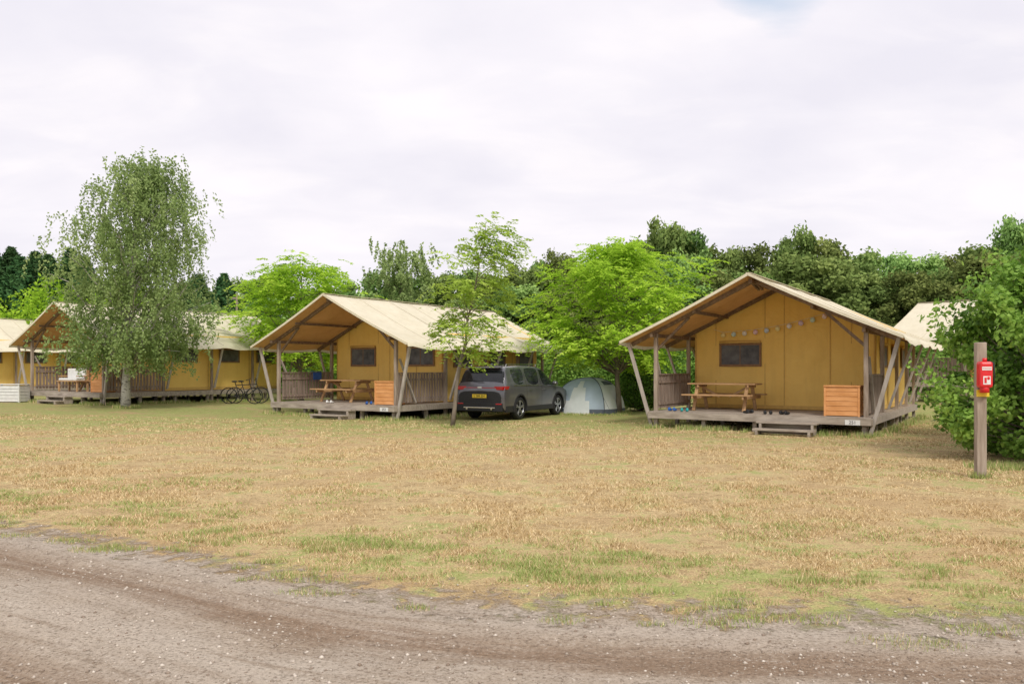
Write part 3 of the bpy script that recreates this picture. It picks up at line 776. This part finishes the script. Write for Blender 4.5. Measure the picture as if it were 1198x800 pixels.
def bicycle(x,y,rz,lean):
    E=empty('bicycle',(x,y,ground(x,y)),rz); E.rotation_euler=(lean,0,rz); m=MB(); r=.33
    for X in(-.52,.52):
        m.torus((X,0,r+.02),r,.022,'y',28,6)
        for k in range(10):
            a=k*math.pi/5; m.cyl((X,0,r+.02),(X+math.cos(a)*r,0,r+.02+math.sin(a)*r),.003,n=3)
        m.cyl((X,-.04,r+.02),(X,.04,r+.02),.025,n=8)
    m.obj('wheels',M['dark'],E,True); m=MB(); bb=(-.08,0,.3); st=(-.22,0,.78); hd=(.36,0,.82); hl=(.40,0,.68)
    for a,b in((bb,st),(st,hd),(bb,hl),(hd,hl),((-.52,0,.35),bb),((-.52,0,.35),(-.2,0,.72)),(hl,(.52,0,.35)),(st,(-.25,0,.92)),(hd,(.33,0,1.0))): m.cyl(a,b,.017,n=7)
    m.torus((-.08,.05,.3),.09,.008,'y',16,5); m.cyl((-.08,-.1,.18),(-.08,.1,.42),.01,n=5)
    m.obj('frame',M['black'],E,True); m=MB(); m.tube([(.28,-.3,1.03),(.34,-.15,1.04),(.33,0,1.01),(.34,.15,1.04),(.28,.3,1.03)],[.014]*5,6); m.ell((-.27,0,.94),(.13,.07,.035)); m.obj('saddle_and_bars',M['dark'],E,True)
x,y=at(283,33.0); bicycle(x,y,.05,.12); x,y=at(290,33.7); bicycle(x,y,.25,.1)

# ------------------------------------------------------------------ dome tent
def dome():
    x,y=2.85,29.4; E=empty('dome_tent',(x,y,ground(x,y)),math.radians(-28)); H=1.28; A=1.22
    V=[];n=48;mm=14
    for j in range(mm+1):
        q=j/mm; z=H*math.sin(q*math.pi/2)**.9; rr=math.cos(q*math.pi/2)**.82
        for k in range(n):
            a=2*math.pi*k/n; sq=1/(abs(math.cos(a))**3.2+abs(math.sin(a))**3.2)**(1/3.2)
            pole=1-.07*abs(math.cos(2*a))*math.sin(q*math.pi)
            V.append((A*1.0*rr*sq*math.cos(a)*pole,A*rr*sq*math.sin(a)*pole,z))
    F=[];mi=[]
    for j in range(mm):
        for k in range(n):
            F.append((j*n+k,j*n+(k+1)%n,(j+1)*n+(k+1)%n,(j+1)*n+k))
            a=2*math.pi*(k+.5)/n; side=int(((a+math.pi/4)%(2*math.pi))//(math.pi/2))
            da=((a+math.pi/4)%(math.pi/2))
            mt=[1,1,1,0][side]
            if j<1: mt=2
            if side==3 and j<10 and abs(da-math.pi/4)<.42-.035*j: mt=1
            if side==0 and 8<=j<10 and abs(da-math.pi/4)<.5: mt=2
            mi.append(mt)
    me=bpy.data.meshes.new('fly'); me.from_pydata(V,[],F)
    for q in('domegrey','domewhite','domedark'): me.materials.append(M[q])
    me.polygons.foreach_set('material_index',mi); me.polygons.foreach_set('use_smooth',[True]*len(F)); me.update()
    o=bpy.data.objects.new('fly',me); COL.objects.link(o); o.parent=E
    m=MB()
    for s in(0,1,2,3):
        a=math.pi/4+s*math.pi/2; P=[]
        for j in range(mm+1):
            q=j/mm; sq=1/(2*abs(math.cos(a))**3.2)**(1/3.2); rr=A*math.cos(q*math.pi/2)**.82*sq
            P.append((rr*math.cos(a),rr*math.sin(a),H*math.sin(q*math.pi/2)**.9+.012))
        m.tube(P,[.014]*(mm+1),6)
        m.cyl((P[4][0],P[4][1],P[4][2]),(P[0][0]*1.5,P[0][1]*1.5,0),.005,n=4)
    m.obj('poles',M['domedark'],E,True)
dome()

# ------------------------------------------------------------------ car
def car():
    rc=Vector((.135,27.1)); head=math.radians(61); E=empty('parked_car',(rc.x,rc.y,ground(rc.x,rc.y)),head)
    pm,t,b=newmat('car_paint'); v=coords(t); s=t.new('ShaderNodeSeparateXYZ'); t.link(v,s.inputs[0])
    def line(sock,p,w): return t.mr(t.math('ABSOLUTE',t.math('SUBTRACT',sock,p)),w,w+.006,1,0)
    g=None
    zc=t.math('MULTIPLY',t.mr(s.outputs[2],.42,.43),t.mr(s.outputs[2],1.5,1.52,1,0))
    for p_ in(-.93,.14,1.22):
        l=line(s.outputs[0],p_,.006); g=l if g is None else t.math('MAXIMUM',g,l)
    g=t.math('MULTIPLY',g,zc)
    c=t.mix(t.mr(t.noise(v,3,4),.3,.7),(.115,.115,.13),(.14,.138,.15)); c=t.mix(g,c,(.01,.01,.01))
    c=t.mix(t.math('MULTIPLY',t.mr(s.outputs[2],.75,.3),.4),c,(.25,.21,.17))
    t.link(c,b.inputs['Base Color']); b.inputs['Metallic'].default_value=.45; b.inputs['Roughness'].default_value=.33; b.inputs['Coat Weight'].default_value=.7; b.inputs['Coat Roughness'].default_value=.08
    gm,t,b=newmat('car_glass'); v=coords(t); t.link(t.mix(t.mr(t.noise(v,2.5,3),.35,.65),(.010,.012,.014),(.03,.034,.038)),b.inputs['Base Color']); b.inputs['Roughness'].default_value=.06; b.inputs['Specular IOR Level'].default_value=.5
    rm=mat2('tail_light_red',(.50,.01,.012),(.35,.006,.01),12,.15,0,spec=.6)
    ST=[(-2.38,.44,.80,.80,.72,.92),(-2.37,.34,.87,.92,.77,1.02),(-2.33,.27,.90,1.02,.80,1.12),(-2.27,.26,.91,1.08,.80,1.20),
        (-2.10,.26,.92,1.11,.745,1.58),(-2.0,.26,.922,1.10,.73,1.655),(-1.80,.26,.925,1.09,.725,1.69),(-.98,.25,.925,1.07,.715,1.715),(-.88,.25,.925,1.07,.715,1.718),
        (.09,.25,.925,1.05,.71,1.71),(.19,.25,.925,1.05,.705,1.705),(.60,.25,.92,1.04,.68,1.645),(1.02,.25,.92,1.03,.72,1.36),(1.36,.26,.915,1.02,.77,1.15),(1.50,.26,.91,1.0,.77,1.11),
        (2.0,.28,.89,.93,.75,1.05),(2.26,.30,.85,.85,.70,.97),(2.35,.36,.79,.74,.66,.84),(2.38,.45,.70,.62,.60,.70)]
    V=[];
    for (x,zb,w_,bl,wr_,zt) in ST:
        half=[(0,zb),(.86*w_,zb),(.98*w_,zb+.06),(w_,zb+(bl-zb)*.45),(w_*.998,bl-.08),(w_*.975,bl),(wr_,zt-.06),(wr_-.09,zt-.008),(0,zt+.012)]
        ring=[(x,y_,z_) for y_,z_ in half]+[(x,-y_,z_) for y_,z_ in half[-2:0:-1]]
        V+=ring
    n=16; F=[];mi=[]
    for i in range(len(ST)-1):
        for k in range(n):
            F.append((i*n+k,i*n+(k+1)%n,(i+1)*n+(k+1)%n,(i+1)*n+k))
            kk=k if k<8 else 15-k; mt=0
            if kk==5 and i in(6,8,10,11): mt=1
            if kk==5 and i==12: mt=1
            if kk==7 and i in(3,11,12): mt=1
            if kk==6 and i==3: mt=1
            if kk<=1: mt=2
            mi.append(mt)
    F.append(tuple(range(n))[::-1]); mi.append(2); e=(len(ST)-1)*n; F.append(tuple(e+k for k in range(n))); mi.append(0)
    me=bpy.data.meshes.new('body'); me.from_pydata(V,[],F)
    for q in(pm,gm,M['black']): me.materials.append(q)
    me.polygons.foreach_set('material_index',mi); me.update()
    bm=bmesh.new(); bm.from_mesh(me); bmesh.ops.recalc_face_normals(bm,faces=bm.faces)
    cl=bm.edges.layers.float.new('crease_edge') if not bm.edges.layers.float.get('crease_edge') else bm.edges.layers.float['crease_edge']
    for ed in bm.edges:
        ms={f.material_index for f in ed.link_faces}
        if len(ms)>1: ed[cl]=.65
        elif len(ed.link_faces)==2 and ed.calc_face_angle(0)>.45: ed[cl]=.35
    bm.to_mesh(me); bm.free()
    o=bpy.data.objects.new('body',me); COL.objects.link(o)
    ss=o.modifiers.new('s','SUBSURF'); ss.levels=2; ss.render_levels=2
    cut=MB()
    WX=(-1.36,1.42)
    for X in WX:
        for s_ in(-1,1): cut.cyl((X,s_*.58,.36),(X,s_*1.2,.36),.415,n=32)
    cuto=cut.obj('cut',pm); cuto.data.materials.clear()
    for q in(pm,gm,M['black']): cuto.data.materials.append(q)
    cuto.data.polygons.foreach_set('material_index',[2]*len(cuto.data.polygons))
    bo=o.modifiers.new('b','BOOLEAN'); bo.object=cuto; bo.operation='DIFFERENCE'; bo.solver='EXACT'
    dg=bpy.context.evaluated_depsgraph_get(); ev=o.evaluated_get(dg); nm=bpy.data.meshes.new_from_object(ev)
    o.modifiers.clear(); o.data=nm; bpy.data.objects.remove(cuto); o.parent=E
    bm=bmesh.new(); bm.from_mesh(nm)
    for f in bm.faces: f.smooth=True
    for ed in bm.edges:
        if len(ed.link_faces)==2 and ed.calc_face_angle(0)>.6: ed.smooth=False
    bm.to_mesh(nm); bm.free()
    for X in WX:
        for s_ in(-1,1):
            W=empty('wheel',(X,s_*.80,.36),0,E); m=MB(); n=36
            prof=[(.25,-.10),(.33,-.115),(.352,-.09),(.36,-.05),(.36,.05),(.352,.09),(.33,.115),(.25,.10)]
            for (r,yy) in prof:
                for k in range(n):
                    a=2*math.pi*k/n; m.v.append(Vector((r*math.cos(a),yy,r*math.sin(a))))
            for j in range(len(prof)-1):
                for k in range(n): m.f.append((j*n+k,j*n+(k+1)%n,(j+1)*n+(k+1)%n,(j+1)*n+k))
            m.obj('tyre',M['dark'],W,True)
            m=MB(); m.cyl((0,-.09*s_,0),(0,.02*s_,0),.24,n=24); m.obj('rim_barrel',M['black'],W)
            m=MB(); m.torus((0,s_*.085,0),.245,.014,'y',36,6); m.cyl((0,s_*.03,0),(0,s_*.10,0),.05,n=12)
            for k in range(5):
                for dd in(-.13,.13):
                    a=k*2*math.pi/5+.3; m.beam((math.cos(a)*.03,s_*.08,math.sin(a)*.03),(math.cos(a+dd)*.24,s_*.085,math.sin(a+dd)*.24),.03,.03,(0,1,0))
            m.obj('alloy_spokes',M['alloy'],W,bevel=.003)
    m=MB()
    for X in WX:
        for s_ in(-1,1):
            N_=20; b0=len(m.v)
            for k in range(N_+1):
                a=-.25+(math.pi+.5)*k/N_
                for (r,yy) in((.405,.80),(.405,.937),(.465,.930),(.465,.80)):
                    m.v.append(Vector((X+r*math.cos(a),s_*yy,.36+r*math.sin(a))))
            for k in range(N_):
                for q in range(4): m.f.append((b0+k*4+q,b0+k*4+(q+1)%4,b0+(k+1)*4+(q+1)%4,b0+(k+1)*4+q))
            m.f.append((b0,b0+1,b0+2,b0+3))
    for s_ in(-1,1):
        m.box((.03,s_*.895,.33),(1.9,.08,.16)); m.box((-2.05,s_*.875,.36),(.46,.08,.20))
    m.box((-2.33,0,.42),(.14,1.66,.26)); m.obj('black_cladding',M['black'],E,bevel=.012)
    m=MB(); m.box((-2.405,0,.40),(.02,1.15,.035)); 
    for s_ in(-1,1):
        m.beam((-1.8,s_*.64,1.75),(.25,s_*.63,1.765),.03,.03); m.box((-1.8,s_*.64,1.715),(.08,.03,.06)); m.box((.25,s_*.63,1.735),(.08,.03,.06))
        m.beam((-1.8,s_*.912,1.09),(1.2,s_*.912,1.05),.012,.02); m.cyl((-2.39,s_*.45,.36),(-2.43,s_*.45,.36),.035,n=10)
    m.box((-2.365,0,1.03),(.03,.16,.05)); m.obj('chrome_trim',M['chrome'],E,bevel=.004)
    m=MB()
    for s_ in(-1,1):
        m.box((-2.315,s_*.69,1.01),(.15,.36,.11),Matrix.Rotation(s_*.22,3,'Z')); m.box((-2.18,s_*.88,1.02),(.28,.07,.10),Matrix.Rotation(-s_*.07,3,'Z')); m.box((-2.395,s_*.70,.52),(.02,.22,.04))
    m.box((-2.362,0,1.02),(.02,1.1,.024)); m.obj('tail_lights',rm,E,bevel=.015)
    m=MB(); m.box((-2.14,0,1.655),(.30,1.24,.035),Matrix.Rotation(-.06,3,'Y')); m.obj('roof_spoiler',pm,E,bevel=.012)
    m=MB()
    for s_ in(-1,1): m.ell((.98,s_*1.0,1.13),(.10,.11,.075)); m.box((1.0,s_*.94,1.07),(.06,.08,.03)); 
    m.obj('door_mirrors',pm,E,True)
    m=MB()
    for s_ in(-1,1):
        for X in(-.72,.32): m.box((X,s_*.93,.93),(.2,.03,.028))
    m.obj('door_handles',pm,E,bevel=.008)
    m=MB(); m.box((-2.395,0,.76),(.02,.52,.115)); m.obj('number_plate',M['yellow'],E,bevel=.003)
    txt('plate_text','L 584 ZH',.1,(-2.409,0,.76),(math.pi/2,0,-math.pi/2),M['black'],E)
    m=MB(); m.beam((-2.32,-.1,1.21),(-2.29,.45,1.28),.015,.02); m.obj('rear_wiper',M['black'],E)
    m=MB(); m.ell((-1.6,0,1.745),(.09,.025,.04)); m.obj('antenna_fin',pm,E,True)
    m=MB()
    for s_ in(-1,1): m.ell((2.25,s_*.66,.82),(.1,.18,.07))
    m.obj('headlights',M['chrome'],E,True)
car()

# ------------------------------------------------------------------ extinguisher post
x,y=at(1147,11.65)
E=empty('fire_extinguisher_post',(x,y,ground(x,y)),math.radians(-8)); m=MB(); m.box((0,0,.93),(.135,.12,2.1)); m.obj('wooden_post',M['post'],E,bevel=.012)
m=MB(); m.box((0,-.14,1.51),(.185,.15,.38)); m.obj('red_cover',M['red'],E,bevel=.035)
m=MB(); m.cyl((0,-.14,1.25),(0,-.14,1.36),.062,n=20); m.cyl((0,-.14,1.70),(0,-.14,1.75),.03,n=12); m.obj('extinguisher_body',M['red'],E,True)
m=MB(); m.box((0,-.085,1.24),(.17,.02,.10)); m.obj('yellow_label',M['yellow'],E,bevel=.002)
m=MB(); m.box((0,-.2175,1.60),(.13,.004,.05)); m.box((0,-.2175,1.43),(.10,.004,.12)); m.obj('white_label',M['white'],E)
m=MB(); m.beam((-.02,-.221,1.39),(-.02,-.221,1.47),.03,.004,(0,1,0)); m.ell((.02,-.221,1.46),(.02,.004,.025)); m.obj('pictogram',M['red'],E)
txt('label_text','EXTINCTEUR',.02,(0,-.2205,1.60),(math.pi/2,0,0),M['red'],E)
m=MB(); m.tube([(.03,-.14,1.72),(.11,-.17,1.68),(.12,-.17,1.5),(.11,-.16,1.36)],[.01]*4,6); m.obj('hose',M['black'],E,True)
x,y=at(277,46); E=empty('utility_pole',(x,y,ground(x,y))); m=MB(); m.cyl((0,0,-.1),(0,0,5.7),.09,.06); m.box((0,0,5.45),(.6,.08,.08)); m.obj('pole',M['post'],E)
